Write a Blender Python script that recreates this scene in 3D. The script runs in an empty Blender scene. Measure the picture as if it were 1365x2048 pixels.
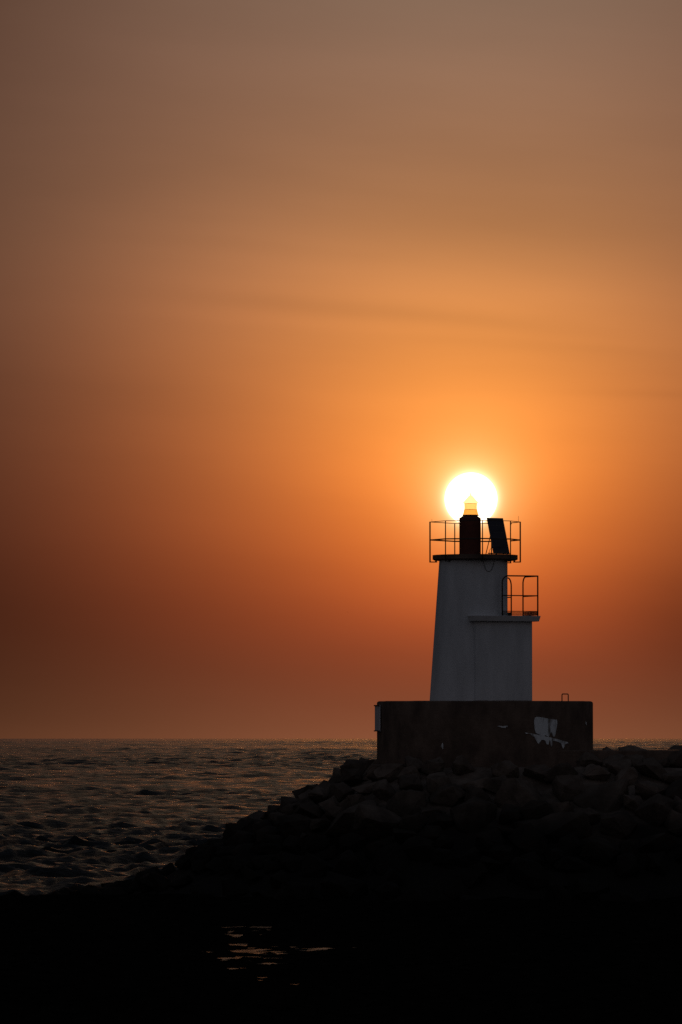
import bpy, bmesh, math, random
import numpy as np
from mathutils import Vector, Matrix, noise

random.seed(7)
PI = math.pi
scene = bpy.context.scene
col = scene.collection

# ------------------------------------------------------------------ camera
EYE = Vector((0.0, 0.0, 4.3))
F = 11378.0                      # focal length in photograph pixels (200 mm lens)
LEVEL = 1464.0                   # photograph row of the level line through the eye
PITCH = math.atan((LEVEL - 1024.0) / F)
FWD = Vector((0, math.cos(PITCH), math.sin(PITCH)))
UPV = Vector((0, -math.sin(PITCH), math.cos(PITCH)))


def W(px, py, Y):
    """world point at depth Y seen at photograph pixel px, py"""
    d = Vector(((px - 682.5) / F, 0, 0)) + UPV * ((1024.0 - py) / F) + FWD
    return EYE + d * (Y / d.y)


cam = bpy.data.cameras.new('camera')
cam.sensor_fit = 'VERTICAL'
cam.sensor_height = 36.0
cam.lens = 200.0
cam.clip_start = 0.5
cam.clip_end = 60000
camo = bpy.data.objects.new('camera', cam)
col.objects.link(camo)
camo.location = EYE
camo.rotation_euler = (PI / 2 + PITCH, 0, 0)
scene.camera = camo

# ------------------------------------------------------------------ helpers


def props(o, label=None, cat=None, group=None, kind=None):
    if label: o['label'] = label
    if cat: o['category'] = cat
    if group: o['group'] = group
    if kind: o['kind'] = kind
    return o


def thing(name, loc, label, cat, group=None):
    o = bpy.data.objects.new(name, None)
    o.empty_display_size = 0.3
    col.objects.link(o)
    o.location = loc
    return props(o, label, cat, group)


def link(name, me, mat, parent=None):
    o = bpy.data.objects.new(name, me)
    col.objects.link(o)
    if mat: me.materials.append(mat)
    if parent is not None:
        o.parent = parent
        top = parent
        off = Vector((0, 0, 0))
        while top is not None:
            off += top.location
            top = top.parent
        o.location = -off                    # meshes are written in world coordinates
    return o


def build(name, bm, mat, parent=None, smooth=False):
    bmesh.ops.recalc_face_normals(bm, faces=bm.faces)
    me = bpy.data.meshes.new(name)
    bm.to_mesh(me)
    bm.free()
    if smooth:
        me.polygons.foreach_set('use_smooth', [True] * len(me.polygons))
    return link(name, me, mat, parent)


def soften(o, width, seg=2, angle=35):
    m = o.modifiers.new('edge', 'BEVEL')
    m.width = width
    m.segments = seg
    m.limit_method = 'ANGLE'
    m.angle_limit = math.radians(angle)
    return o


def smooth_by_angle(o, deg=35):
    me = o.data
    me.polygons.foreach_set('use_smooth', [True] * len(me.polygons))
    try:
        me.set_sharp_from_angle(angle=math.radians(deg))
    except Exception:
        pass
    return o


def tube(bm, pts, r, n=10):
    pts = [Vector(p) for p in pts]
    rings = []
    t0 = (pts[1] - pts[0]).normalized()
    ref = Vector((0, 0, 1)) if abs(t0.z) < 0.9 else Vector((1, 0, 0))
    a = t0.cross(ref).normalized()
    for i, p in enumerate(pts):
        if i == 0: t = t0
        elif i == len(pts) - 1: t = (pts[-1] - pts[-2]).normalized()
        else: t = ((pts[i + 1] - p).normalized() + (p - pts[i - 1]).normalized()).normalized()
        a = (a - t * a.dot(t)).normalized()
        b = t.cross(a)
        k = 1.0
        if 0 < i < len(pts) - 1:
            c = (pts[i + 1] - p).normalized().dot(t)
            k = 1.0 / max(c, 0.5) if c < 0.97 else 1.0
        rings.append([bm.verts.new(p + (a * math.cos(2 * PI * j / n) + b * math.sin(2 * PI * j / n)) * r * (k if False else 1)) for j in range(n)])
    for q, s in zip(rings, rings[1:]):
        for j in range(n):
            bm.faces.new((q[j], q[(j + 1) % n], s[(j + 1) % n], s[j]))
    bm.faces.new(rings[0][::-1])
    bm.faces.new(rings[-1])


def fillet(p0, p1, p2, r, n=7):
    """polyline arc rounding corner p1"""
    a = (p0 - p1).normalized()
    b = (p2 - p1).normalized()
    out = []
    for i in range(n + 1):
        t = i / n
        # quadratic-ish circular blend
        w0, w1, w2 = (1 - t) ** 2, 2 * t * (1 - t) * 0.7071, t ** 2
        s = w0 + w1 + w2
        out.append(((p1 + a * r) * w0 + p1 * w1 + (p1 + b * r) * w2) / s)
    return out


def lathe(bm, prof, c, n=48):
    rings = []
    for r, z in prof:
        rings.append([bm.verts.new((c.x + r * math.cos(2 * PI * j / n), c.y + r * math.sin(2 * PI * j / n), z)) for j in range(n)])
    for q, s in zip(rings, rings[1:]):
        for j in range(n):
            bm.faces.new((q[j], q[(j + 1) % n], s[(j + 1) % n], s[j]))
    bm.faces.new(rings[0][::-1])
    bm.faces.new(rings[-1])


def prism(bm, poly, z0, z1, poly_top=None):
    pt = poly_top or poly
    lo = [bm.verts.new((p[0], p[1], z0)) for p in poly]
    hi = [bm.verts.new((p[0], p[1], z1)) for p in pt]
    n = len(lo)
    for i in range(n):
        bm.faces.new((lo[i], lo[(i + 1) % n], hi[(i + 1) % n], hi[i]))
    bm.faces.new(lo[::-1])
    bm.faces.new(hi)


def obox(bm, o, a, b, c):
    """box from corner o with edge vectors a, b, c"""
    v = [bm.verts.new(o + a * i + b * j + c * k) for i in (0, 1) for j in (0, 1) for k in (0, 1)]
    for f in ((0, 1, 3, 2), (4, 6, 7, 5), (0, 4, 5, 1), (2, 3, 7, 6), (0, 2, 6, 4), (1, 5, 7, 3)):
        bm.faces.new([v[i] for i in f])


# ------------------------------------------------------------------ materials


class NT:
    def __init__(s, nt): s.nt = nt
    def n(s, t, **kw):
        x = s.nt.nodes.new(t)
        for k, v in kw.items(): setattr(x, k, v)
        return x
    def l(s, a, b): s.nt.links.new(a, b)
    def math(s, op, a, b=None, c=None, clamp=False):
        x = s.n('ShaderNodeMath', operation=op)
        x.use_clamp = clamp
        for i, v in enumerate((a, b, c)):
            if v is None: continue
            if isinstance(v, (int, float)): x.inputs[i].default_value = v
            else: s.l(v, x.inputs[i])
        return x.outputs[0]


def material(name):
    m = bpy.data.materials.new(name)
    m.use_nodes = True
    t = NT(m.node_tree)
    return m, t, m.node_tree.nodes['Principled BSDF']


def noisy(name, c0, c1, scale, rough=0.8, bump=0.0, bscale=None, stretch=(1, 1, 1), spec=0.3, metal=0.0, lo=0.35, hi=0.65):
    m, t, p = material(name)
    g = t.n('ShaderNodeNewGeometry')
    mp = t.n('ShaderNodeMapping')
    mp.inputs['Scale'].default_value = stretch
    t.l(g.outputs['Position'], mp.inputs['Vector'])
    nz = t.n('ShaderNodeTexNoise')
    nz.inputs['Scale'].default_value = scale
    nz.inputs['Detail'].default_value = 8
    nz.inputs['Roughness'].default_value = 0.62
    t.l(mp.outputs[0], nz.inputs['Vector'])
    r = t.n('ShaderNodeValToRGB')
    r.color_ramp.elements[0].position = lo
    r.color_ramp.elements[1].position = hi
    r.color_ramp.elements[0].color = (*c0, 1)
    r.color_ramp.elements[1].color = (*c1, 1)
    t.l(nz.outputs[0], r.inputs[0])
    t.l(r.outputs[0], p.inputs['Base Color'])
    p.inputs['Roughness'].default_value = rough
    p.inputs['Specular IOR Level'].default_value = spec
    p.inputs['Metallic'].default_value = metal
    if bump:
        n2 = t.n('ShaderNodeTexNoise')
        n2.inputs['Scale'].default_value = bscale or scale * 6
        n2.inputs['Detail'].default_value = 10
        t.l(g.outputs['Position'], n2.inputs['Vector'])
        b = t.n('ShaderNodeBump')
        b.inputs['Strength'].default_value = 1.0
        b.inputs['Distance'].default_value = bump
        t.l(n2.outputs[0], b.inputs['Height'])
        t.l(b.outputs[0], p.inputs['Normal'])
    return m


M = {}
M['white'] = noisy('white_render', (0.58, 0.595, 0.62), (0.74, 0.76, 0.79), 2.2, 0.75, 0.006, 30, (1, 1, 0.22), 0.25)
M['slab'] = noisy('painted_slab', (0.55, 0.55, 0.56), (0.68, 0.68, 0.69), 3.0, 0.8, 0.004, 30, spec=0.2)
M['concrete'] = noisy('old_concrete', (0.095, 0.066, 0.052), (0.185, 0.13, 0.102), 2.2, 0.92, 0.02, 9, (1, 1, 0.55), 0.15)
M['deck'] = noisy('deck_concrete', (0.16, 0.14, 0.12), (0.26, 0.23, 0.2), 1.5, 0.9, 0.015, 12, spec=0.15)
M['paint'] = noisy('flaking_paint', (0.2, 0.17, 0.15), (0.8, 0.84, 0.87), 5.0, 0.85, 0.003, 40, (1.6, 1, 0.45), 0.2, lo=0.36, hi=0.5)
M['board'] = noisy('weathered_board', (0.55, 0.53, 0.56), (0.74, 0.72, 0.74), 5.0, 0.7, 0.002, 30, (1, 1, 0.3), 0.3)
M['steel'] = noisy('dark_steel', (0.028, 0.02, 0.016), (0.06, 0.042, 0.032), 9.0, 0.6, 0.001, 60, spec=0.35)
M['galv'] = noisy('grey_metal', (0.09, 0.09, 0.09), (0.16, 0.155, 0.15), 7.0, 0.5, 0.001, 50, spec=0.4, metal=0.4)
M['column'] = noisy('lantern_column_paint', (0.10, 0.03, 0.022), (0.16, 0.045, 0.03), 4.0, 0.7, 0.002, 40, spec=0.25)
M['lamp'] = noisy('lantern_metal', (0.06, 0.055, 0.05), (0.1, 0.09, 0.08), 6.0, 0.5, spec=0.4)
M['cell'] = noisy('solar_cell', (0.012, 0.014, 0.03), (0.02, 0.022, 0.045), 10.0, 0.25, spec=0.5)
M['cable'] = noisy('black_cable', (0.015, 0.015, 0.015), (0.03, 0.03, 0.03), 20.0, 0.6)


def glare_glass(name, tint):  # see-through tint standing in for sun glare over the lantern
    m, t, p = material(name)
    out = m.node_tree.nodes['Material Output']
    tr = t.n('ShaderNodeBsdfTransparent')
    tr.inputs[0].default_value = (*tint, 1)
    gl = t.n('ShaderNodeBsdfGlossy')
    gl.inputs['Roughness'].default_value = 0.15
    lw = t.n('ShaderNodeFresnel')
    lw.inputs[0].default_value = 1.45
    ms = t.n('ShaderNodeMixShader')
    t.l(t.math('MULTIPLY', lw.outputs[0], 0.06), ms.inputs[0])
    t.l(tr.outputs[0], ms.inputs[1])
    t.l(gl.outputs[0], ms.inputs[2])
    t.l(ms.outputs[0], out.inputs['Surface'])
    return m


M['lens'] = glare_glass('glare_lens', (0.315, 0.235, 0.14))
M['skirt'] = glare_glass('glare_skirt', (0.275, 0.185, 0.085))  # deeper orange step, paints the glare fading towards the lantern foot
M['cap'] = glare_glass('glare_cap', (0.38, 0.315, 0.225))  # paler tint, as if glare washed the cap out
M['feather'] = noisy('dark_feather', (0.06, 0.055, 0.05), (0.12, 0.11, 0.1), 20.0, 0.9)


def rock_material():
    m, t, p = material('breakwater_rock')
    g = t.n('ShaderNodeNewGeometry')
    oi = t.n('ShaderNodeObjectInfo')
    tc = t.n('ShaderNodeTexCoord')
    nz = t.n('ShaderNodeTexNoise')
    nz.inputs['Scale'].default_value = 2.4
    nz.inputs['Detail'].default_value = 9
    nz.inputs['Roughness'].default_value = 0.65
    t.l(g.outputs['Position'], nz.inputs['Vector'])
    r = t.n('ShaderNodeValToRGB')
    r.color_ramp.elements[0].position = 0.3
    r.color_ramp.elements[1].position = 0.7
    r.color_ramp.elements[0].color = (0.066, 0.047, 0.037, 1)
    r.color_ramp.elements[1].color = (0.165, 0.128, 0.105, 1)
    t.l(nz.outputs[0], r.inputs[0])
    # each quarried stone has its own tone
    tone = t.math('MULTIPLY_ADD', oi.outputs['Random'], 0.8, 0.6)
    mx = t.n('ShaderNodeMix', data_type='RGBA', blend_type='MULTIPLY')
    mx.inputs['Factor'].default_value = 1
    t.l(r.outputs[0], mx.inputs['A'])
    cmb = t.n('ShaderNodeCombineColor')
    for i in range(3): t.l(tone, cmb.inputs[i])
    t.l(cmb.outputs[0], mx.inputs['B'])
    # shade painted into the rock colour, deepening down towards the water
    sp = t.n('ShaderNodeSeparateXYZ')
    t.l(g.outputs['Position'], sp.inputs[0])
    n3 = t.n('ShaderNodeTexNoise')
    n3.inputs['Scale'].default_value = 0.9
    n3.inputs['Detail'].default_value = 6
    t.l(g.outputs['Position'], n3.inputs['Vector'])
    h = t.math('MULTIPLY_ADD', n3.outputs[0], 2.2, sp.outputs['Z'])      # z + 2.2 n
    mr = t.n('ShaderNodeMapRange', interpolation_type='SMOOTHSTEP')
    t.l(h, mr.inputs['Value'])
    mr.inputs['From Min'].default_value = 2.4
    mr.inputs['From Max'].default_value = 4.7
    low_shade = t.n('ShaderNodeMix', data_type='RGBA')
    low_shade.inputs['A'].default_value = (0.014, 0.012, 0.010, 1)
    t.l(mx.outputs['Result'], low_shade.inputs['B'])
    t.l(mr.outputs[0], low_shade.inputs['Factor'])
    t.l(low_shade.outputs['Result'], p.inputs['Base Color'])
    p.inputs['Roughness'].default_value = 0.95
    p.inputs['Specular IOR Level'].default_value = 0.08
    n2 = t.n('ShaderNodeTexNoise')
    n2.inputs['Scale'].default_value = 7
    n2.inputs['Detail'].default_value = 10
    t.l(g.outputs['Position'], n2.inputs['Vector'])
    b = t.n('ShaderNodeBump')
    b.inputs['Distance'].default_value = 0.05
    t.l(n2.outputs[0], b.inputs['Height'])
    t.l(b.outputs[0], p.inputs['Normal'])
    return m


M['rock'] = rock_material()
M['added_reef'] = noisy('blackout_rock', (0.004, 0.0035, 0.003), (0.011, 0.0095, 0.0075), 3.0, 1.0, 0.04, 8, spec=0.0)  # near-black, so the added flat drops the foreground into darkness


def water_material():
    m, t, p = material('sea_water')
    p.inputs['Base Color'].default_value = (0.004, 0.006, 0.0075, 1)
    p.inputs['Roughness'].default_value = 0.16
    p.inputs['IOR'].default_value = 1.333
    g = t.n('ShaderNodeNewGeometry')
    mp = t.n('ShaderNodeMapping')
    mp.inputs['Scale'].default_value = (0.75, 1.0, 1.0)
    t.l(g.outputs['Position'], mp.inputs['Vector'])
    n1 = t.n('ShaderNodeTexNoise')
    n1.inputs['Scale'].default_value = 2.6
    n1.inputs['Detail'].default_value = 8
    n1.inputs['Roughness'].default_value = 0.66
    t.l(mp.outputs[0], n1.inputs['Vector'])
    b = t.n('ShaderNodeBump')
    b.inputs['Distance'].default_value = WATER_BUMP
    t.l(n1.outputs[0], b.inputs['Height'])
    t.l(b.outputs[0], p.inputs['Normal'])
    return m


WATER_BUMP = 0.6
M['water'] = water_material()

# ------------------------------------------------------------------ sky
SUN_AZ = (942.7 - 682.5) / F            # radians, clockwise from +Y
SUN_EL = math.atan((LEVEL - 998.0) / F)
DEG = 180 / PI

w = bpy.data.worlds.new('World')
scene.world = w
w.use_nodes = True
t = NT(w.node_tree)
bg = w.node_tree.nodes['Background']
sky = t.n('ShaderNodeTexSky')
sky.sky_type = 'NISHITA'
sky.sun_disc = False
sky.sun_elevation = SUN_EL
sky.sun_rotation = SUN_AZ
sky.air_density, sky.dust_density, sky.ozone_density = 3, 10, 3
NISHITA = 0.1

tc = t.n('ShaderNodeTexCoord')
nrm = t.n('ShaderNodeVectorMath', operation='NORMALIZE')
t.l(tc.outputs['Generated'], nrm.inputs[0])
sp = t.n('ShaderNodeSeparateXYZ')
t.l(nrm.outputs[0], sp.inputs[0])
az = t.math('MULTIPLY', t.math('SUBTRACT', t.math('ARCTAN2', sp.outputs[0], sp.outputs[1]), SUN_AZ), DEG)
el_true = t.math('MULTIPLY', t.math('ARCSINE', sp.outputs[2]), DEG)
DIP = (1477 - LEVEL) / F * DEG
el = t.math('MAXIMUM', t.math('ADD', el_true, DIP), 0.0)      # degrees above the visible sea horizon
es = SUN_EL * DEG + DIP

FIT = dict(B=(0.05296739, 0.17311361, 0.13324411), A1=(3.73289967, 1.91527491, 0.16418268),
           A2=(0.6853503, 7.39371415, 4.68578973), s1=(1.67677206, 1.41445512, 1.78693792), s2=0.18989047,
           w=0.87833656, k=(2.99440184, 5.02252643, 5.47703814), hb=0.43665752, q=1.10525673,
           H=(0.205, 0.074, 0.036), sh=0.93099285, au=math.exp(0.0) * 0.211206098)
FIT['au'] = 0.21120609802387783
de = t.math('SUBTRACT', el, es)
de2 = t.math('MULTIPLY', de, de)
a2 = t.math('MULTIPLY', az, az)
r_glow = t.math('SQRT', t.math('ADD', t.math('MULTIPLY_ADD', a2, FIT['w'] ** 2, 0.02), de2))
r_sun = t.math('SQRT', t.math('ADD', a2, de2))


def ex(x): return t.math('EXPONENT', x)


fall = t.math('DIVIDE', 1.0, t.math('MULTIPLY_ADD', a2, FIT['au'] ** 2, 1.0))
high = ex(t.math('MULTIPLY', t.math('MULTIPLY', el, el), -1 / 256.0))
corona = ex(t.math('MULTIPLY', r_sun, -1 / FIT['s2']))
absb = ex(t.math('MULTIPLY', el, -FIT['hb']))
band = t.math('MULTIPLY', ex(t.math('MULTIPLY', el, -1 / FIT['sh'])), fall)
fh = t.math('MULTIPLY', fall, high)
chan = []
for c in range(3):
    g1 = ex(t.math('MULTIPLY', t.math('POWER', t.math('MULTIPLY', r_glow, 1 / FIT['s1'][c]), FIT['q']), -1.0))
    s_ = t.math('MULTIPLY', fh, FIT['B'][c])
    s_ = t.math('MULTIPLY_ADD', t.math('MULTIPLY', g1, high), FIT['A1'][c], s_)
    s_ = t.math('MULTIPLY_ADD', corona, FIT['A2'][c], s_)
    T = ex(t.math('MULTIPLY', absb, -FIT['k'][c]))
    s_ = t.math('MULTIPLY', s_, T)
    s_ = t.math('MULTIPLY_ADD', band, FIT['H'][c], s_)
    chan.append(s_)
# dusk glow of the sky opposite the sun
anti = t.math('MULTIPLY_ADD', t.math('COSINE', t.math('MULTIPLY', az, 1 / DEG)), -0.5, 0.5)
anti = t.math('POWER', anti, 1.3)
dusk_h = ex(t.math('MULTIPLY', el, -1 / 22.0))
DUSK = ((0.034, 0.0235, 0.019), (0.033, 0.0375, 0.043))       # near the horizon, overhead
for c in range(3):
    dd_ = t.math('MULTIPLY_ADD', dusk_h, DUSK[0][c], DUSK[1][c])
    chan[c] = t.math('MULTIPLY_ADD', anti, dd_, chan[c])
    chan[c] = t.math('MULTIPLY_ADD', t.math('SUBTRACT', 1.0, dusk_h), (0.002, 0.006, 0.010)[c], chan[c])
cmb = t.n('ShaderNodeCombineXYZ')
for i in range(3): t.l(chan[i], cmb.inputs[i])
nsc = t.n('ShaderNodeVectorMath', operation='MULTIPLY_ADD')
t.l(sky.outputs[0], nsc.inputs[0])
nsc.inputs[1].default_value = (NISHITA,) * 3
t.l(cmb.outputs[0], nsc.inputs[2])
# thin cirrus veils: long streaks sloping slightly down to the right
v = t.n('ShaderNodeCombineXYZ')
t.l(t.math('MULTIPLY', az, 0.16), v.inputs[0])
t.l(t.math('MULTIPLY_ADD', az, 0.07, el), v.inputs[1])
wn = t.n('ShaderNodeTexNoise')
wn.inputs['Scale'].default_value = 1.4
wn.inputs['Detail'].default_value = 4
wn.inputs['Roughness'].default_value = 0.5
t.l(v.outputs[0], wn.inputs['Vector'])


def veil(a0, wa, e0, we, slope=0.0):
    """soft-edged patch of thin high cloud, degrees from the sun / above the horizon"""
    u = t.math('MULTIPLY', t.math('SUBTRACT', az, a0), 1 / wa)
    q = t.math('MULTIPLY', t.math('SUBTRACT', t.math('MULTIPLY_ADD', az, -slope, el), e0), 1 / we)
    return ex(t.math('MULTIPLY', t.math('ADD', t.math('MULTIPLY', u, u), t.math('MULTIPLY', q, q)), -1.0))


cl = t.math('MULTIPLY_ADD', wn.outputs[0], 0.20, 0.90)
for k_, v_ in ((-0.085, veil(-0.9, 2.0, 4.22, 0.095, -0.085)), (-0.03, veil(0.6, 2.4, 4.0, 0.06, -0.07)), (0.05, veil(-1.8, 1.6, 4.05, 0.10, -0.08)), (-0.05, veil(1.9, 0.9, 3.52, 0.05, -0.03)), (-0.05, veil(-2.2, 1.2, 4.75, 0.10, -0.09)),
               (0.08, veil(-0.5, 4.0, 4.55, 0.5, -0.09)), (0.13, veil(-3.2, 1.8, 4.4, 0.7)), (-0.19, veil(0.4, 2.2, 5.3, 0.8)), (0.13, veil(-2.6, 2.1, 1.45, 1.15)), (-0.10, veil(0.2, 2.0, 3.8, 0.65)), (0.09, veil(-3.8, 2.4, 2.2, 1.0)), (0.07, veil(0.1, 1.5, 1.2, 0.55)),
               (0.15, veil(0.0, 1.3, 1.45, 0.5)), (-0.14, veil(2.3, 0.7, 1.2, 0.6)), (-0.30, veil(-5.6, 1.6, 8.0, 1.7))):
    cl = t.math('MULTIPLY_ADD', v_, k_, cl)
csc = t.n('ShaderNodeVectorMath', operation='SCALE')
t.l(nsc.outputs[0], csc.inputs[0])
t.l(cl, csc.inputs['Scale'])
# slightly rosier towards the top of the dusty layer
up_ = t.n('ShaderNodeMapRange', interpolation_type='SMOOTHSTEP')
t.l(el, up_.inputs['Value'])
up_.inputs['From Min'].default_value = 4.8
up_.inputs['From Max'].default_value = 7.8
rosy = t.n('ShaderNodeVectorMath', operation='MULTIPLY_ADD')
rv = t.n('ShaderNodeCombineXYZ')
dn_ = t.n('ShaderNodeMapRange', interpolation_type='SMOOTHSTEP')
t.l(el, dn_.inputs['Value'])
dn_.inputs['From Min'].default_value = 3.8
dn_.inputs['From Max'].default_value = 0.4
for i, (k_, k2_) in enumerate(((0.07, 0.0), (-0.05, 0.06), (0.02, 0.0))):
    t.l(t.math('MULTIPLY_ADD', dn_.outputs[0], k2_, t.math('MULTIPLY_ADD', up_.outputs[0], k_, 1.0)), rv.inputs[i])
t.l(csc.outputs[0], rosy.inputs[0])
t.l(rv.outputs[0], rosy.inputs[1])
rosy.inputs[2].default_value = (0, 0, 0)
# the sun's own disc, half a degree wide
dm = t.n('ShaderNodeMapRange', interpolation_type='SMOOTHSTEP')
t.l(r_sun, dm.inputs['Value'])
dm.inputs['From Min'].default_value = 0.250
dm.inputs['From Max'].default_value = 0.270
dm.inputs['To Min'].default_value = 1
dm.inputs['To Max'].default_value = 0
disc = t.n('ShaderNodeVectorMath', operation='SCALE')
disc.inputs[0].default_value = (14, 11.5, 8)
t.l(dm.outputs[0], disc.inputs['Scale'])
fin = t.n('ShaderNodeVectorMath', operation='ADD')
t.l(rosy.outputs[0], fin.inputs[0])
t.l(disc.outputs[0], fin.inputs[1])
ring_ = ex(t.math('MULTIPLY', t.math('MAXIMUM', t.math('SUBTRACT', r_sun, 0.262), 0.0), -1 / 0.034))
halo = t.n('ShaderNodeVectorMath', operation='SCALE')
halo.inputs[0].default_value = (0.7, 0.58, 0.42)
t.l(ring_, halo.inputs['Scale'])
fin2 = t.n('ShaderNodeVectorMath', operation='ADD')
t.l(fin.outputs[0], fin2.inputs[0])
t.l(halo.outputs[0], fin2.inputs[1])
t.l(fin2.outputs[0], bg.inputs['Color'])
bg.inputs['Strength'].default_value = 1.0
w.cycles.sampling_method = 'MANUAL'
w.cycles.sample_map_resolution = 2048

sl = bpy.data.lights.new('sun', 'SUN')
sl.energy = 0.22
sl.angle = math.radians(0.53)
sl.color = (1.0, 0.40, 0.12)
slo = bpy.data.objects.new('sun', sl)
col.objects.link(slo)
sdir = Vector((math.sin(SUN_AZ) * math.cos(SUN_EL), math.cos(SUN_AZ) * math.cos(SUN_EL), math.sin(SUN_EL)))
slo.rotation_euler = (-sdir).to_track_quat('-Z', 'Y').to_euler()
slo.location = (30, 200, 60)

# ------------------------------------------------------------------ sea
rng = np.random.default_rng(11)
YC = 145.0                                 # depth of the lighthouse axis
XC = W(970.5, 1464, 145.2).x               # centre of the round plinth


def sea():
    N = 190
    lam = np.exp(rng.uniform(math.log(0.5), math.log(17), N))
    waves = []
    for L in lam:
        ang = rng.normal(0, 0.8 if L < 4 else 0.5) - PI / 2 + 0.25
        st = 0.055 if L < 1.8 else (0.030 if L < 5 else 0.013)
        waves.append((L, ang, st, rng.uniform(0, 2 * PI)))

    def patch(d, th, closed):
        dd = np.gradient(d)
        D, T = np.meshgrid(d, th, indexing='ij')
        dth = np.gradient(th)
        X = (D * np.sin(T))
        Y = (D * np.cos(T))
        Z = -D * D / (2 * 6.371e6)
        lee = 1 / (1 + np.exp((Y - 141.0) / 2.0))           # calmer water in the lee of the breakwater
        amp = (1 - 0.86 * lee) * (1 + 0.35 * np.sin(X / 23 + np.sin(Y / 61) * 1.7) * np.sin(Y / 47 + 1.3 + 0.7 * np.sin(X / 41)))
        amp = amp * (1 + 0.9 * np.exp(-((Y - 147.5) / 3.0) ** 2) / (1 + np.exp((X + 4.0) / 0.8)))   # chop heaping up off the toe of the rocks
        ox = np.zeros_like(X); oy = np.zeros_like(X); oz = np.zeros_like(X)
        coarse = np.abs(dth) > 0.004
        for L, ang, st, p0 in waves:
            k = 2 * PI / L
            row = np.clip((L / dd - 1.9) / 1.6, 0, 1)
            rows = np.nonzero(row > 0)[0]
            if not len(rows): continue
            r0, r1 = rows[0], rows[-1] + 1
            kx, ky = k * math.cos(ang), k * math.sin(ang)
            ph = (kx * X[r0:r1] + ky * Y[r0:r1] + p0).astype(np.float32)
            a = (st / k) * row[r0:r1, None]
            if coarse.any():
                S = D[r0:r1] * dth[None, :]
                a = a * np.clip((L / S - 1.9) / 1.6, 0, 1)
            sn = np.sin(ph) * a
            oz[r0:r1] += np.cos(ph) * a
            ox[r0:r1] -= 0.9 * math.cos(ang) * sn
            oy[r0:r1] -= 0.9 * math.sin(ang) * sn
        X = X + ox * amp; Y = Y + oy * amp; Z = Z + oz * amp
        R, Cn = D.shape
        co = np.stack([X, Y, Z], -1).reshape(-1, 3).astype(np.float32)
        i = np.arange(R - 1)[:, None] * Cn
        j = np.arange(Cn if closed else Cn - 1)[None, :]
        j2 = (j + 1) % Cn
        q = np.stack([i + j, i + Cn + j, i + Cn + j2, i + j2], -1).reshape(-1, 4).astype(np.int32)
        return co, q

    def lg(a, b, n): return np.exp(np.linspace(math.log(a), math.log(b), n))

    V0 = math.radians(4.6)
    # in front of the camera: three belts, finer in depth than across
    belts = [(np.concatenate([lg(70, 300, 1150)[:-1], lg(300, 420, 260)]), 980),
             (np.concatenate([np.linspace(420, 1000, 800)[:-1], np.linspace(1000, 1500, 420)]), 620),
             (np.concatenate([np.linspace(1500, 3000, 760)[:-1], lg(3000, 8600, 900)]), 380)]
    parts = [patch(d, np.linspace(-V0, V0, n), False) for d, n in belts]
    # the rest of the circle, coarser
    side = np.radians(np.concatenate([np.linspace(4.6, 12, 60), np.linspace(13, 347, 150), np.linspace(348, 355.4, 60)]))
    parts.append(patch(np.concatenate([lg(1, 70, 40)[:-1], lg(70, 8600, 420)]), side, False))
    parts.append(patch(lg(1, 70, 40), np.radians(np.linspace(-4.6, 4.6, 40)), False))
    off = 0
    cos, qs = [], []
    for co, q in parts:
        cos.append(co); qs.append(q + off); off += len(co)
    co = np.concatenate(cos); q = np.concatenate(qs)
    me = bpy.data.meshes.new('sea')
    me.vertices.add(len(co))
    me.vertices.foreach_set('co', co.ravel())
    me.loops.add(q.size)
    me.loops.foreach_set('vertex_index', q.ravel())
    me.polygons.add(len(q))
    me.polygons.foreach_set('loop_start', np.arange(0, q.size, 4, dtype=np.int32))
    me.polygons.foreach_set('use_smooth', np.ones(len(q), dtype=bool))
    me.update()
    if me.polygons[len(q) // 3].normal.z < 0: me.flip_normals()
    o = link('sea', me, M['water'])
    return props(o, 'dark choppy sea reaching to the horizon', None, None, 'structure')


sea()


def grid_mesh(name, xs, ys, zf, mat):
    verts = [(x, y, zf(x, y)) for y in ys for x in xs]
    nx = len(xs)
    faces = [(r * nx + c, r * nx + c + 1, (r + 1) * nx + c + 1, (r + 1) * nx + c) for r in range(len(ys) - 1) for c in range(nx - 1)]
    me = bpy.data.meshes.new(name)
    me.from_pydata(verts, [], faces)
    me.update()
    me.polygons.foreach_set('use_smooth', [True] * len(me.polygons))
    return link(name, me, mat)


def fbm(x, y, z=0.0, o=5):
    return noise.fractal(Vector((x, y, z)), 0.9, 2.1, o)


# added black rock flat that blacks out the bright water before the breakwater
def reef_z(x, y):
    n = fbm(x * 0.35 + 3, y * 0.35, 1.7)
    n2 = fbm(x * 1.3, y * 1.6, 5.2, 4)
    bias = 0.26
    if y > 140.5: bias -= (y - 140.5) * (0.22 + 0.1 * fbm(x * 0.4, 3.0, 2.0))
    bias -= max(0, -x - 12) * 0.25 + max(0, x - 18) * 0.25
    # runnels of standing water drawn out across the flat
    m = 0.6 * fbm(x * 0.55 + 0.02 * y, y * 0.7, 8.8, 5) + 0.6 * fbm(x * 2.3, y * 1.1, 4.4, 3)
    win = math.exp(-((x + 1.7 + 0.045 * (y - 112)) / 3.0) ** 2) + 0.8 * math.exp(-((x - 7.4) / 1.3) ** 2) * max(0, min(1, (128 - y) / 4))
    win = min(1.0, win) * max(0, min(1, (135 - y) / 4)) * max(0, min(1, (y - 88) / 8))
    low = 0.032 - 0.26 * max(0.0, m - 0.075)
    hi = bias + 0.12 * n + 0.07 * n2
    return hi * (1 - win) + (low + 0.05 * n2) * win


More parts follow.
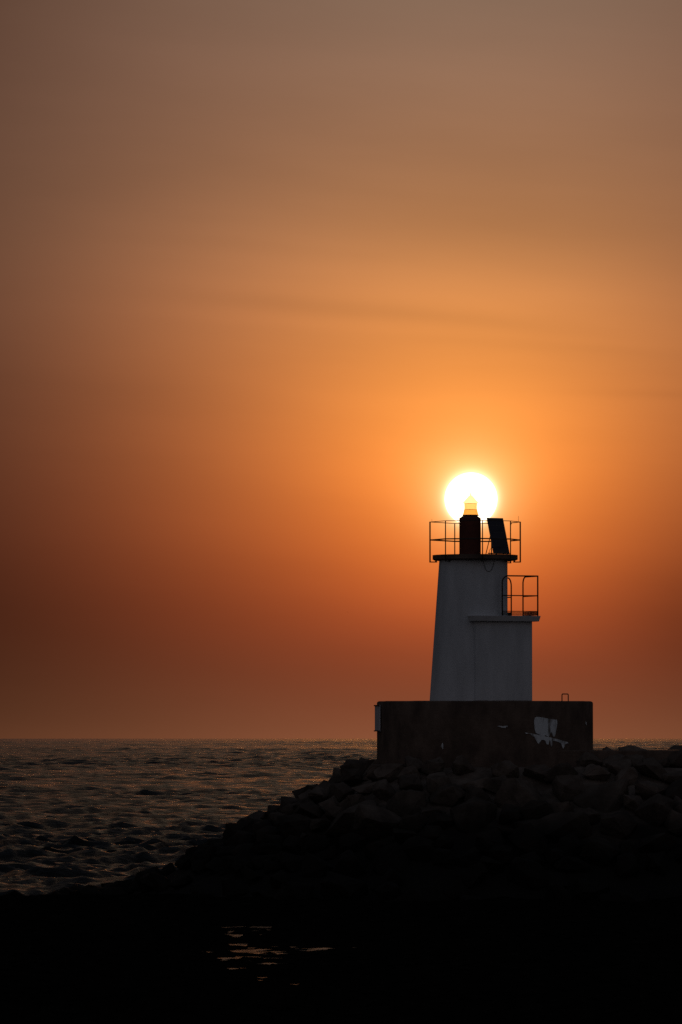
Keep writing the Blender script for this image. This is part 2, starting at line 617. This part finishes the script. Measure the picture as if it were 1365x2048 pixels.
nxs, nys = 300, 420
added_reef = grid_mesh('added_foreshore', [-14 + 34 * i / (nxs - 1) for i in range(nxs)], [66 + 78.5 * i / (nys - 1) for i in range(nys)], reef_z, M['added_reef'])
props(added_reef, 'added black rock flat darkening the water in front of the breakwater', None, None, 'structure')

# ------------------------------------------------------------------ breakwater mound
Y0 = 145.2
R0 = 3.1
SL = 0.54
CREST = 3.74


def mound_dist(x, y):
    dx = x - XC
    dx = 0 if 0 < dx < 42 else (dx if dx <= 0 else dx - 42)
    return math.hypot(dx, y - Y0)


def mound_z(x, y):
    return CREST - max(0.0, mound_dist(x, y) - R0) * SL


def core_z(x, y):
    return mound_z(x, y) - 0.34 - 0.2 * max(0.0, min(1.0, (XC - 2.6 - x) / 1.2)) * max(0.0, min(1.0, (mound_z(x, y) - 0.3) / 1.6)) + 0.10 * fbm(x * 0.9, y * 0.9, 9.1, 4) * (1 if mound_dist(x, y) > R0 - 0.2 else 0)


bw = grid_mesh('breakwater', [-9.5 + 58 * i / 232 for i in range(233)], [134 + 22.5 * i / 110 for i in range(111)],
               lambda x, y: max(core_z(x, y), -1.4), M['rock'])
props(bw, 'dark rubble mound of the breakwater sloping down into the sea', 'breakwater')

bm = bmesh.new()
deck_top = W(1250, 1500.5, 143.1).z
prism(bm, [(XC + 1.5, 143.1), (50, 143.1), (50, 147.6), (XC + 1.5, 147.6)], CREST - 0.6, deck_top)
deck = soften(build('path', bm, M['concrete']), 0.03)
props(deck, 'flat concrete path along the top of the breakwater', None, None, 'structure')

# ------------------------------------------------------------------ boulders


def boulder_mesh(seed):
    rnd = random.Random(seed)
    bm = bmesh.new()
    n = rnd.randint(13, 19)
    for _ in range(n):
        v = Vector((rnd.gauss(0, 1), rnd.gauss(0, 1), rnd.gauss(0, 1))).normalized()
        p = 2.6
        s = (abs(v.x) ** p + abs(v.y) ** p + abs(v.z) ** p) ** (-1 / p)
        bm.verts.new(v * s * rnd.uniform(0.86, 1.06))
    res = bmesh.ops.convex_hull(bm, input=bm.verts)
    bmesh.ops.delete(bm, geom=[g for g in res['geom_interior'] if isinstance(g, bmesh.types.BMVert)], context='VERTS')
    bmesh.ops.bevel(bm, geom=list(bm.edges), offset=0.16, segments=2, profile=0.6, affect='EDGES', clamp_overlap=True)
    bmesh.ops.triangulate(bm, faces=bm.faces)
    bmesh.ops.subdivide_edges(bm, edges=[e for e in bm.edges if e.calc_length() > 0.22], cuts=2, use_grid_fill=True)
    bmesh.ops.triangulate(bm, faces=bm.faces)
    off = Vector((seed * 3.1, seed * 1.7, 0))
    for v in bm.verts:
        d = v.co.normalized()
        v.co += d * (0.09 * noise.fractal(v.co * 1.5 + off, 0.8, 2.1, 4) + 0.035 * noise.fractal(v.co * 5 + off, 0.8, 2.2, 3))
    bmesh.ops.recalc_face_normals(bm, faces=bm.faces)
    me = bpy.data.meshes.new('boulder')
    bm.to_mesh(me)
    bm.free()
    me.polygons.foreach_set('use_smooth', [True] * len(me.polygons))
    try: me.set_sharp_from_angle(angle=math.radians(38))
    except Exception: pass
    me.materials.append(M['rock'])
    return me


BM = [boulder_mesh(i + 1) for i in range(12)]
ZONE = {
    'crest': 'rough boulder wedged along the breakwater crest against the foot of the plinth',
    'end': 'jagged dark boulder on the outer end slope above the open sea',
    'face': 'dark quarried boulder jumbled on the slope below the round plinth',
    'right': 'dark quarried boulder jumbled on the slope below the concrete path',
    'toe': 'boulder with painted-in shade in the tide zone at the toe of the breakwater',
}
nb = 0


def boulder(x, y, z, sx, sy, sz, label=None, mesh=None, rot=None, group='boulders of the breakwater'):
    global nb
    me = mesh or random.choice(BM)
    o = bpy.data.objects.new('boulder', me)
    col.objects.link(o)
    o.location = (x, y, z)
    o.rotation_euler = rot or (random.uniform(-0.5, 0.5), random.uniform(-0.5, 0.5), random.uniform(0, 6.28))
    o.scale = (sx, sy, sz)
    if label is None:
        d = mound_dist(x, y) - R0
        if d > 5.4: label = ZONE['toe']
        elif d < 0.9 and x < XC + 3.4: label = ZONE['crest']
        elif x < XC - 3.4: label = ZONE['end']
        elif x < XC + 3.2: label = ZONE['face']
        else: label = ZONE['right']
    props(o, label, 'boulder', group)
    nb += 1
    return o


placed = []
rb = random.Random(21)


def scatter(n_max, d0, d1, sizes, x1):
    n = 0
    for tries in range(30000):
        x = rb.uniform(-7.2, x1)
        y = rb.uniform(131.0, 149.0)
        d = mound_dist(x, y) - R0
        if d < d0 or d > d1: continue
        if x > XC and y > Y0: continue
        if x > XC and d < 0.5 and y > 142.2: continue
        if x < XC and y > 147.5: continue
        s = rb.choice(sizes)
        if x < XC - 3.6: s *= 0.8
        if d < 0.6: s = min(s, 0.40)
        if any((x - q[0]) ** 2 + (y - q[1]) ** 2 < (0.71 * (s + q[2])) ** 2 for q in placed): continue
        placed.append((x, y, s))
        n += 1
        if n >= n_max: return


scatter(12, 0.5, 3.5, (0.72, 0.8), 9.4)
scatter(205, 0.12, 4.6, (0.36, 0.42, 0.5, 0.58), 9.6)
scatter(70, 4.6, 8.0, (0.4, 0.55, 0.7), 9.4)
for x, y, s in placed:
    sx, sy, sz = s * rb.uniform(0.85, 1.25), s * rb.uniform(0.85, 1.15), s * rb.uniform(0.62, 0.9)
    lower = 0.20 * max(0.0, min(1.0, (XC - 2.6 - x) / 1.2)) * max(0.0, min(1.0, (mound_z(x, y) - 0.3) / 1.6))
    boulder(x, y, mound_z(x, y) - 0.16 - 0.1 * s - lower, sx, sy, sz)
x = XC + 2.55
while x < 9.6:
    s = rb.uniform(0.3, 0.44)
    boulder(x, 142.75 - rb.uniform(0, 0.2) - s * 0.3, deck_top - 0.66 * s - rb.uniform(0.03, 0.16), s * 1.15, s, s * 0.75)
    x += s * 1.5
for i in range(26):
    s = rb.uniform(0.24, 0.44)
    x = -5.6 - 4.8 * rb.random() ** 1.3
    boulder(x, rb.uniform(140.5, 146.0), 0.26 - 0.045 * (-5.6 - x) - rb.uniform(0, 0.12), s * 1.25, s, s * 0.7)
# stones one can tell apart on the skyline right of the plinth
p = W(1214, 1503, 143.6)
boulder(p.x, p.y, p.z, 0.2, 0.2, 0.13, 'small pointed stone alone on the path edge just right of the plinth', BM[2], (0.1, 0.2, 0.6))
p = W(1270, 1503, 143.5)
boulder(p.x, p.y, p.z, 0.42, 0.32, 0.16, 'low flat slab of rock lying on the path edge right of the plinth', BM[5], (0, 0.12, 0.2))
p = W(1362, 1501, 149.2)
boulder(p.x, p.y, p.z, 0.36, 0.4, 0.26, 'dark hump of rock behind the path at the far right edge', BM[7], (0, -0.1, 0.5))
print('boulders', nb)

# ------------------------------------------------------------------ plinth
PC = Vector((XC, Y0, 0))
PR = (1186.5 - 754.5) / 2 / F * Y0
PTOP = W(970, 1401.5, Y0 - PR).z
plinth = thing('lighthouse_plinth', (XC, Y0, 3.3), 'round brown concrete drum with grey paint splashes carrying the lighthouse', 'plinth')
bm = bmesh.new()
n = 120
rings = []
prof = [(PR, 3.2), (PR, 3.9), (PR, 4.5), (PR, PTOP - 0.05), (PR - 0.012, PTOP - 0.018), (PR - 0.05, PTOP), (PR * 0.5, PTOP + 0.004)]
for r, z in prof:
    ring = []
    for j in range(n):
        a = 2 * PI * j / n
        jit = 0.012 * noise.noise(Vector((math.cos(a) * 9, math.sin(a) * 9, z * 6)))
        rr = r + jit if z < PTOP + 0.002 else r
        ring.append(bm.verts.new((PC.x + rr * math.cos(a), PC.y + rr * math.sin(a), z + (0.012 * noise.noise(Vector((a * 9, 2.2, z))) if z > 4.6 else 0))))
    rings.append(ring)
for q, s in zip(rings, rings[1:]):
    for j in range(n): bm.faces.new((q[j], q[(j + 1) % n], s[(j + 1) % n], s[j]))
bm.faces.new(rings[-1]); bm.faces.new(rings[0][::-1])
smooth_by_angle(build('drum', bm, M['concrete'], plinth), 30)


def on_drum(px, py, off=0.02):
    """point on the drum's near face seen at that pixel"""
    x = W(px, py, Y0 - PR * 0.8).x
    dx = max(-PR, min(PR, x - XC))
    y = Y0 - math.sqrt(max(0, PR * PR - dx * dx))
    q = W(px, py, y)
    d = (Vector((q.x, q.y, 0)) - PC); d.z = 0
    d.normalize()
    return Vector((PC.x + d.x * (PR + off), PC.y + d.y * (PR + off), q.z))


def blotch(cols_, name='paint_patch', mat='paint', off=0.017):
    """ragged paint: list of (px, top, bottom)"""
    bm = bmesh.new()
    xs = [c[0] for c in cols_]
    pts = []
    x = xs[0]
    while x <= xs[-1] + 1e-6:
        for (x0, t0, b0), (x1, t1, b1) in zip(cols_, cols_[1:]):
            if x0 <= x <= x1:
                u = (x - x0) / (x1 - x0)
                tt, bb = t0 + (t1 - t0) * u, b0 + (b1 - b0) * u
                break
        tt += 0.5 * noise.noise(Vector((x * 0.5, 1, 0)))
        bb += 1.0 * noise.noise(Vector((x * 0.6, 7, 0)))
        pts.append((x, tt, max(bb, tt + 0.3)))
        x += 0.5
    fr, bk = [], []
    for px, a, b in pts:
        fr.append((bm.verts.new(on_drum(px, a, off)), bm.verts.new(on_drum(px, b, off))))
        bk.append((bm.verts.new(on_drum(px, a, off - 0.006)), bm.verts.new(on_drum(px, b, off - 0.006))))
    for i in range(len(fr) - 1):
        bm.faces.new((fr[i][0], fr[i + 1][0], fr[i + 1][1], fr[i][1]))
        bm.faces.new((fr[i][0], bk[i][0], bk[i + 1][0], fr[i + 1][0]))
        bm.faces.new((fr[i][1], fr[i + 1][1], bk[i + 1][1], bk[i][1]))
    return build(name, bm, M[mat], plinth)


S3 = 490 / 1365.0
def z3(l): return [(730 + x * S3, 1370 + a * S3, 1370 + b * S3) for x, a, b in l]


blotch(z3([(942, 200, 225), (946, 184, 250), (952, 178, 268), (965, 178, 272), (985, 181, 284), (998, 182, 286), (1006, 185, 279), (1012, 186, 284), (1022, 188, 290),
           (1028, 189, 276), (1034, 190, 262), (1040, 190, 266), (1046, 191, 286), (1054, 192, 288), (1060, 193, 276), (1066, 194, 240), (1071, 198, 214)]))
blotch(z3([(893, 264, 268), (902, 266, 274), (908, 268, 269), (926, 271, 274), (932, 271, 288), (940, 273, 284), (950, 275, 304), (958, 276, 318), (966, 278, 328), (974, 280, 318), (984, 281, 304),
           (994, 284, 306), (1004, 286, 310), (1012, 288, 330), (1022, 290, 332), (1027, 291, 306), (1033, 292, 312), (1036, 293, 342), (1042, 294, 344), (1046, 296, 312), (1062, 300, 312),
           (1078, 304, 318), (1088, 306, 322), (1096, 308, 336), (1103, 310, 354), (1108, 312, 350), (1114, 314, 330), (1124, 317, 326), (1133, 320, 324)]))
blotch(z3([(738, 229, 231), (750, 227, 232), (768, 229, 240), (782, 228, 238), (794, 226, 231)]), 'paint_fleck')
blotch(z3([(426, 338, 344), (431, 326, 352), (436, 322, 358), (439, 340, 352)]), 'paint_fleck')
blotch(z3([(1235, 208, 214), (1239, 204, 224), (1242, 212, 220)]), 'paint_fleck')

# notice board bolted round the left flank of the drum, seen nearly edge on
bl, tl = W(760, 1463, Y0), W(760, 1410, Y0)
ang0, ang1 = math.radians(180 - 1), math.radians(180 + 16.5)
pa = Vector((PC.x + (PR + 0.03) * math.cos(ang0), PC.y + (PR + 0.03) * math.sin(ang0), bl.z))
pb = Vector((PC.x + (PR + 0.03) * math.cos(ang1), PC.y + (PR + 0.03) * math.sin(ang1), bl.z))
nrm_ = Vector((math.cos((ang0 + ang1) / 2), math.sin((ang0 + ang1) / 2), 0))
H = Vector((0, 0, tl.z - bl.z))
bm = bmesh.new()
obox(bm, pa, pb - pa, nrm_ * 0.025, H)
nbd = build('notice_board', bm, M['board'], plinth)
bm = bmesh.new()
e = (pb - pa).normalized()
for z_ in (0, H.z - 0.03):
    obox(bm, pa - e * 0.03 + nrm_ * 0.028 + Vector((0, 0, z_)), (pb - pa) + e * 0.06, nrm_ * 0.018, Vector((0, 0, 0.03)))
build('board_frame', bm, M['steel'], nbd)

bm = bmesh.new()
g0, g1 = W(1124.5, 1403, 143.3), W(1137, 1403, 143.45)
hz = W(1130, 1388, 143.35).z
a_, b_ = Vector((g0.x, g0.y, PTOP - 0.05)), Vector((g1.x, g1.y, PTOP - 0.05))
at, bt = Vector((a_.x, a_.y, hz)), Vector((b_.x, b_.y, hz))
tube(bm, [a_] + fillet(a_, at, bt, 0.03) + fillet(at, bt, b_, 0.03) + [b_], 0.014)
build('grab_rail', bm, M['steel'], plinth, True)

# ------------------------------------------------------------------ lighthouse
TX = W(947, 1122, YC).x
lh = thing('lighthouse', (W(940, 1400, YC).x, YC, PTOP), 'white battered lighthouse tower with railed gallery, lantern and side annex on a round plinth', 'lighthouse')

z_g0 = W(947, 1121.5, YC).z
z_g1 = W(947, 1110.5, YC).z
xr = W(1015.5, 1200, YC).x
rt = (1015.5 - 879) / 2 / F * YC
rbm = (1015.5 - 859.5) / 2 / F * YC
bm = bmesh.new()
n = 72
rings = []
for i in range(25):
    u = i / 24
    z = PTOP + 0.002 + (z_g0 - PTOP) * u
    r = rbm + (rt - rbm) * u
    cx = xr - r
    ring = []
    for j in range(n):
        a = 2 * PI * j / n
        p_ = 2.7
        s = (abs(math.cos(a)) ** p_ + abs(math.sin(a)) ** p_) ** (-1 / p_)
        ring.append(bm.verts.new((cx + r * s * math.cos(a), YC + r * s * math.sin(a), z)))
    rings.append(ring)
for q, s in zip(rings, rings[1:]):
    for j in range(n): bm.faces.new((q[j], q[(j + 1) % n], s[(j + 1) % n], s[j]))
bm.faces.new(rings[-1]); bm.faces.new(rings[0][::-1])
tower = smooth_by_angle(build('tower', bm, M['white'], lh), 30)

# annex turned about 24 degrees, its front left corner just ahead of the tower
AL = math.radians(22)
U = Vector((math.cos(AL), math.sin(AL), 0))
V = Vector((-math.sin(AL), math.cos(AL), 0))
YF = 143.93
FL = W(952, 1320, YF); FL.z = 0
# front right corner at pixel 1065.5
def along(px, o, d, py=1320):
    k = (px - 682.5) / F
    # (o.x + s d.x) = k' * (o.y + s d.y)
    kk = W(px, py, 100).x / 100
    return (kk * o.y - o.x) / (d.x - kk * d.y)


wid = along(1065.5, FL, U)
z_s0 = W(1000, 1242, YF).z
z_s1 = W(1000, 1231, YF).z
FR = FL + U * wid
dep = 1.75
bm = bmesh.new()
prism(bm, [(q.x, q.y) for q in (FL, FR, FR + V * dep, FL + V * dep)], PTOP + 0.003, z_s0)
annex = soften(build('annex', bm, M['white'], lh), 0.02)
SO = FL - U * 0.14 - V * 0.14
swid = along(1082.5, SO, U)
sdep = dep + 0.2
bm = bmesh.new()
top = [SO, SO + U * swid, SO + U * swid + V * sdep, SO + V * sdep]
ins = 0.035
bot = [SO + U * ins + V * ins, SO + U * (swid - ins) + V * ins, SO + U * (swid - ins) + V * sdep, SO + U * ins + V * sdep]
prism(bm, [(q.x, q.y) for q in bot], z_s0 - 0.003, z_s1, [(q.x, q.y) for q in top])
soften(build('balcony_slab', bm, M['slab'], lh), 0.01)

# balcony railing
br = bpy.data.objects.new('balcony_railing', None)
col.objects.link(br)
br.parent = lh
z_bt = W(1040, 1151, YF).z
z_bm = W(1040, 1190.5, YF).z
e0 = SO + V * 0.07
c1s = along(1076, e0, U, 1190)
C1 = e0 + U * c1s
C0 = e0 + U * along(1005, e0, U, 1190)
def at(p, z): return Vector((p.x, p.y, z))
sA = along(1046.5, C1, V, 1190)
sB = along(1023, C1, V, 1190)
sC = along(1004, C1, V, 1190)
PA, PB, PD = C1 + V * sA, C1 + V * sB, C1 + V * sC
RR = 0.018
def part(name, fn, mat, parent, smooth=True):
    bm = bmesh.new()
    fn(bm)
    return build(name, bm, mat, parent, smooth)


RF = 0.17
part('hand_rail', lambda b: tube(b, [at(C0, z_s1)] + fillet(at(C0, z_s1), at(C0, z_bt), at(C1, z_bt), RF) + [at(C1, z_bt)], RR), M['steel'], br)
part('hand_rail', lambda b: tube(b, [at(C1, z_bt)] + fillet(at(C1, z_bt), at(PA, z_bt), at(PA, z_s1), RF) + [at(PA, z_s1)], RR), M['steel'], br)
part('hand_rail', lambda b: tube(b, [at(PB, z_s1)] + fillet(at(PB, z_s1), at(PB, z_bt), at(PD, z_bt), RF + 0.05) + [at(PD, z_bt)], RR), M['steel'], br)
part('railing_post', lambda b: tube(b, [at(C1, z_s1), at(C1, z_bt + 0.012)], RR * 1.1), M['steel'], br)
part('mid_rail', lambda b: tube(b, [at(C0, z_bm), at(C1, z_bm)], RR * 0.8), M['steel'], br)
part('mid_rail', lambda b: tube(b, [at(C1, z_bm), at(PA, z_bm)], RR * 0.8), M['steel'], br)
part('mid_rail', lambda b: tube(b, [at(PB, z_bm), at(PD, z_bm)], RR * 0.8), M['steel'], br)


def kick(b, p, q, mesh):
    d = (q - p); L = d.length; d.normalize()
    z0, z1 = z_s1 + 0.018, z_s1 + 0.118
    if not mesh:
        nrm = Vector((-d.y, d.x, 0)) * 0.006
        obox(b, at(p, z0), d * L, nrm, Vector((0, 0, z1 - z0)))
        return
    for z in (z0, z1): tube(b, [at(p, z), at(q, z)], 0.007, 6)
    k = int(L / 0.022)
    for i in range(k + 1):
        x = p + d * (L * i / k)
        tube(b, [at(x, z0), at(x, z1)], 0.0034, 4)
    for i in range(1, 5):
        z = z0 + (z1 - z0) * i / 5
        tube(b, [at(p, z), at(q, z)], 0.0034, 4)


part('kick_plate', lambda b: kick(b, C0, C1, True), M['steel'], br, False)
part('kick_plate', lambda b: kick(b, C1, PA, True), M['steel'], br, False)
part('kick_plate', lambda b: kick(b, PB, PD, False), M['steel'], br, False)

# gallery
GX = W(950.8, 1115, YC).x
GC = Vector((GX, YC, 0))
GR = (1036 - 865.5) / 2 / F * YC
bm = bmesh.new()
lathe(bm, [(GR - 0.18, z_g0 - 0.006), (GR - 0.05, z_g0 + 0.005), (GR, z_g0 + 0.03), (GR, z_g1)], GC, 64)
smooth_by_angle(build('gallery_slab', bm, M['concrete'], lh), 30)

gr = bpy.data.objects.new('gallery_railing', None)
col.objects.link(gr)
gr.parent = lh
RG = 90.3 / F * YC
z_t = W(951, 1044, YC).z
z_m = W(951, 1080, YC).z
z_f = W(951, 1124, YC).z
ANG = [0, -39, -69.5, -117, -180, -228, -262.5, -321.5]   # measured so that -90 faces the sea side (away)
def gp(deg, z, r=RG):
    a = math.radians(-deg)
    return Vector((GX + r * math.cos(a), YC + r * math.sin(a), z))


# the order above walks round the back; positive math angles point away from the camera
POSTS = {'right': 0, 'backA': 39, 'backB': 69.5, 'backC': 117, 'left': 180, 'frontA': 228, 'frontB': 278.5, 'frontC': 321.5}
def solve(px, back):
    best = None
    for i in range(1, 1800):
        a = math.radians(i / 10)
        p_ = Vector((GX + RG * math.cos(a), YC + (RG if back else -RG) * math.sin(a), z_m))
        d_ = p_ - EYE
        q_ = 682.5 + F * d_.x / d_.dot(FWD)
        if best is None or abs(q_ - px) < best[0]: best = (abs(q_ - px), i / 10)
    return best[1] if back else 360 - best[1]


for k_, px_, bk_ in (('backA', 1021.5, 1), ('frontC', 1021.5, 0), ('backC', 910, 1), ('frontA', 891.5, 0), ('frontB', 965.5, 0), ('backB', 983.5, 1)):
    POSTS[k_] = solve(px_, bk_)


def gq(k, z, r=RG): return gp(-POSTS[k], z, r)


for k in POSTS:
    thick = 0.0195 if k in ('left', 'right') else 0.0145
    if k == 'backA':
        nxt = gq('right', z_t)
        p0 = gq(k, z_g1 - 0.02); p1 = gq(k, z_t)
        part('railing_post', lambda b: tube(b, [gq(k, z_f), p1 - Vector((0, 0, 0.09))] + fillet(p0, p1, nxt, 0.09), thick), M['steel'], gr)
    else:
        part('railing_post', lambda b: tube(b, [gq(k, z_f), gq(k, z_t + 0.008)], thick), M['steel'], gr)
    # flat foot reaching under the slab
    def foot(b, k=k):
        o = gq(k, z_f)
        d = (Vector((GX, YC, z_f)) - o).normalized()
        s = Vector((-d.y, d.x, 0)) * 0.03
        obox(b, o - s * 0.5 - d * 0.016 - Vector((0, 0, 0.014)), d * 0.2, s, Vector((0, 0, 0.026)))
        obox(b, o - s * 0.5 + d * 0.13 + Vector((0, 0, 0.0125)), d * 0.045, s, Vector((0, 0, z_g0 - z_f - 0.0)))
    part('post_foot', foot, M['steel'], gr, False)
order = ['backA', 'right', 'frontC', 'frontB', 'frontA', 'left', 'backC', 'backB']
def ring(b, z, r, start=0):
    for p, q in zip(order[start:], order[start + 1:]): tube(b, [gq(p, z), gq(q, z)], r, 8)


part('hand_rail', lambda b: ring(b, z_t, 0.009, 1), M['steel'], gr)
part('mid_rail', lambda b: ring(b, z_m, 0.0165), M['steel'], gr)
part('hand_rail', lambda b: tube(b, [gq('backA', z_t) + (gq('right', z_t) - gq('backA', z_t)).normalized() * 0.09, gq('right', z_t)], 0.0105), M['steel'], gr)
part('spike', lambda b: tube(b, [gq('left', z_t) + Vector((0.05, 0, 0)), gq('left', z_t) + Vector((0.05, 0, 0.075))], 0.004, 6), M['steel'], gr)
part('spike', lambda b: tube(b, [gq('right', z_t) - Vector((0.045, 0, 0)), gq('right', z_t) + Vector((-0.045, 0, 0.15))], 0.004, 6), M['steel'], gr)

# lantern column and lantern
LC = Vector((W(940.6, 1070, YC).x, YC, 0))
cr = 43.2 / 2 / F * YC
z_c = W(940, 1036.5, YC).z
z_c2 = W(940, 1030.5, YC).z
bm = bmesh.new()
lathe(bm, [(cr + 0.03, z_g1), (cr + 0.03, z_g1 + 0.03), (cr, z_g1 + 0.034), (cr, z_c), (0.16, z_c2)], LC, 48)
smooth_by_angle(build('lantern_column', bm, M['column'], lh), 30)
LC2 = Vector((W(941.8, 1010, YC).x, YC, 0))
z_e = W(941, 1006.5, YC).z
z_tip = W(941, 985.5, YC).z
bm = bmesh.new()
lathe(bm, [(0.21, z_c2 - 0.014), (0.21, z_c2 + 0.006), (0.2, z_c2 + 0.011)], LC2, 40)
lant = smooth_by_angle(build('lantern', bm, M['column'], lh), 30)
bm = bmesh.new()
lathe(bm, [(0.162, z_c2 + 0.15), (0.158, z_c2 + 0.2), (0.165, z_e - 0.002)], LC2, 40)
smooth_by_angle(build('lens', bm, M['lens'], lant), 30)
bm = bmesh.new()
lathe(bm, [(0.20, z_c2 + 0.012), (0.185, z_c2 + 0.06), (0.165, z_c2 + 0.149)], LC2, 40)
smooth_by_angle(build('glare_lens_skirt', bm, M['skirt'], lant), 30)  # lower lens piece split off to carry the darker glare tint
bm = bmesh.new()
lathe(bm, [(0.19, z_e), (0.195, z_e + 0.012), (0.12, z_e + 0.10), (0.045, z_e + 0.185), (0.02, z_e + 0.2), (0.007, z_tip)], LC2, 40)
smooth_by_angle(build('lantern_cap', bm, M['cap'], lant), 30)

# solar panel leaning on the gallery
YP = 144.55
BLp = W(988.5, 1106.5, YP); BRp = W(1021, 1106.5, YP)
TLp = W(975.5, 1034.5, YP)
ph = math.radians(40)
wv = Vector((math.cos(ph), math.sin(ph), 0))
pw = (BRp.x - BLp.x) / wv.x
bx = TLp.x - BLp.x
nv = Vector((-wv.y, wv.x, 0))
lean = bx / nv.x
BL0 = Vector((BLp.x, YP, BLp.z))
upv = nv * lean + Vector((0, 0, TLp.z - BLp.z))
nn = wv.cross(upv).normalized()          # faces the camera side
bm = bmesh.new()
obox(bm, BL0, wv * pw, upv, -nn * 0.035)
solar = build('solar_panel', bm, M['galv'], lh)
soften(solar, 0.006)
bm = bmesh.new()
fw = 0.022
for i in range(2):
    for j in range(5):
        o = BL0 + wv * (fw + i * (pw - fw) / 2) + upv * (0.025 + j * 0.192) + nn * 0.0025
        a, b = wv * ((pw - fw) / 2 - fw * 0.4), upv * 0.182
        bm.faces.new([bm.verts.new(q) for q in (o, o + a, o + a + b, o + b)])
build('solar_cells', bm, M['cell'], solar)
for s in (0.16, 0.84):
    def strut(b, s=s):
        hi = BL0 + wv * (pw * s) + upv * 0.62 - nn * 0.04
        lo = BL0 + wv * (pw * s) + nv * 0.42
        lo.z = z_g1
        tube(b, [hi, lo], 0.011, 8)
        foot = BL0 + wv * (pw * s) - nn * 0.015
        f2 = Vector((foot.x, foot.y, z_g1))
        tube(b, [foot + Vector((0, 0, 0.02)), f2], 0.014, 8)
    part('support_strut', strut, M['steel'], solar)
part('base_rail', lambda b: tube(b, [BL0 - wv * 0.2 - Vector((0, 0, 0.004)), BL0 + wv * (pw + 0.02) - Vector((0, 0, 0.004))], 0.013, 8), M['steel'], solar)
c0, c1_, c2_ = W(979.2, 1108, YP), W(980.5, 1098.5, YP), W(986.5, 1095.5, YP)
part('cable', lambda b: tube(b, [c0] + fillet(c0, Vector((c0.x, YP, c1_.z + 0.03)), c2_, 0.09) + [c2_], 0.006, 6), M['cable'], lh)
# supply cable hanging in a loop against the tower below the gallery
def loop(b):
    pts = []
    for i in range(25):
        u = -1 + 2 * i / 24
        px = 978 + 11 * u
        py = 1122 + 20.5 * (1 - abs(u) ** 2.6)
        q = W(px, py, 144.0)
        dx = q.x - (xr - rt * 1.01)
        rr = rt * 1.012
        yy = YC - rr * max(0.05, 1 - abs(dx / rr) ** 2.7) ** (1 / 2.7) - 0.014
        pts.append(W(px, py, yy))
    tube(b, pts, 0.007, 6)
part('cable', loop, M['galv'], lh)
def feed(b):
    q = [W(916.5, 1036, YC - 0.1), W(916.3, 1040, YC - 0.1), W(917.2, 1044, YC - 0.1), W(919.6, 1048.5, YC - 0.1)]
    tube(b, q, 0.006, 6)
part('cable', feed, M['cable'], lh)

# ------------------------------------------------------------------ a distant gull
gb = W(695.5, 1224.3, 2200)
bm = bmesh.new()
for s in (-1, 1):
    root, mid, tip = Vector((0, 0, 0)), Vector((s * 0.22, 0.02, 0.07)), Vector((s * 0.52, 0.06, 0.0))
    for (p0, c0_), (p1, c1__) in (((root, 0.16), (mid, 0.15)), ((mid, 0.15), (tip, 0.03))):
        obv = [p0 + Vector((0, -c0_ / 2, 0.0)), p0 + Vector((0, c0_ / 2, 0)), p1 + Vector((0, c1__ / 2, 0)), p1 + Vector((0, -c1__ / 2, 0))]
        lo = [bm.verts.new(gb + q) for q in obv]
        hi = [bm.verts.new(gb + q + Vector((0, 0, 0.018))) for q in obv]
        bm.faces.new(lo[::-1]); bm.faces.new(hi)
        for i in range(4): bm.faces.new((lo[i], lo[(i + 1) % 4], hi[(i + 1) % 4], hi[i]))
nrg = 10
prev = None
for yy, r in ((-0.24, 0.004), (-0.2, 0.03), (-0.12, 0.045), (0, 0.06), (0.12, 0.045), (0.22, 0.02), (0.3, 0.03), (0.32, 0.004)):
    ringv = [bm.verts.new(gb + Vector((r * math.cos(2 * PI * i / nrg), yy, r * 0.9 * math.sin(2 * PI * i / nrg)))) for i in range(nrg)]
    if prev:
        for i in range(nrg): bm.faces.new((prev[i], prev[(i + 1) % nrg], ringv[(i + 1) % nrg], ringv[i]))
    prev = ringv
gull = build('gull', bm, M['feather'])
props(gull, 'tiny dark gull flying in the orange sky left of the lighthouse', 'bird')

# ------------------------------------------------------------------ render settings
scene.render.engine = 'CYCLES'
scene.view_settings.view_transform = 'Standard'
scene.view_settings.look = 'None'
scene.view_settings.exposure = 0.0
scene.view_settings.gamma = 1.0
scene.view_settings.use_curve_mapping = False
scene.cycles.use_denoising = False
scene.cycles.sample_clamp_direct = 2.0
scene.cycles.max_bounces = 6
scene.cycles.sample_clamp_indirect = 2.0
scene.render.film_transparent = False
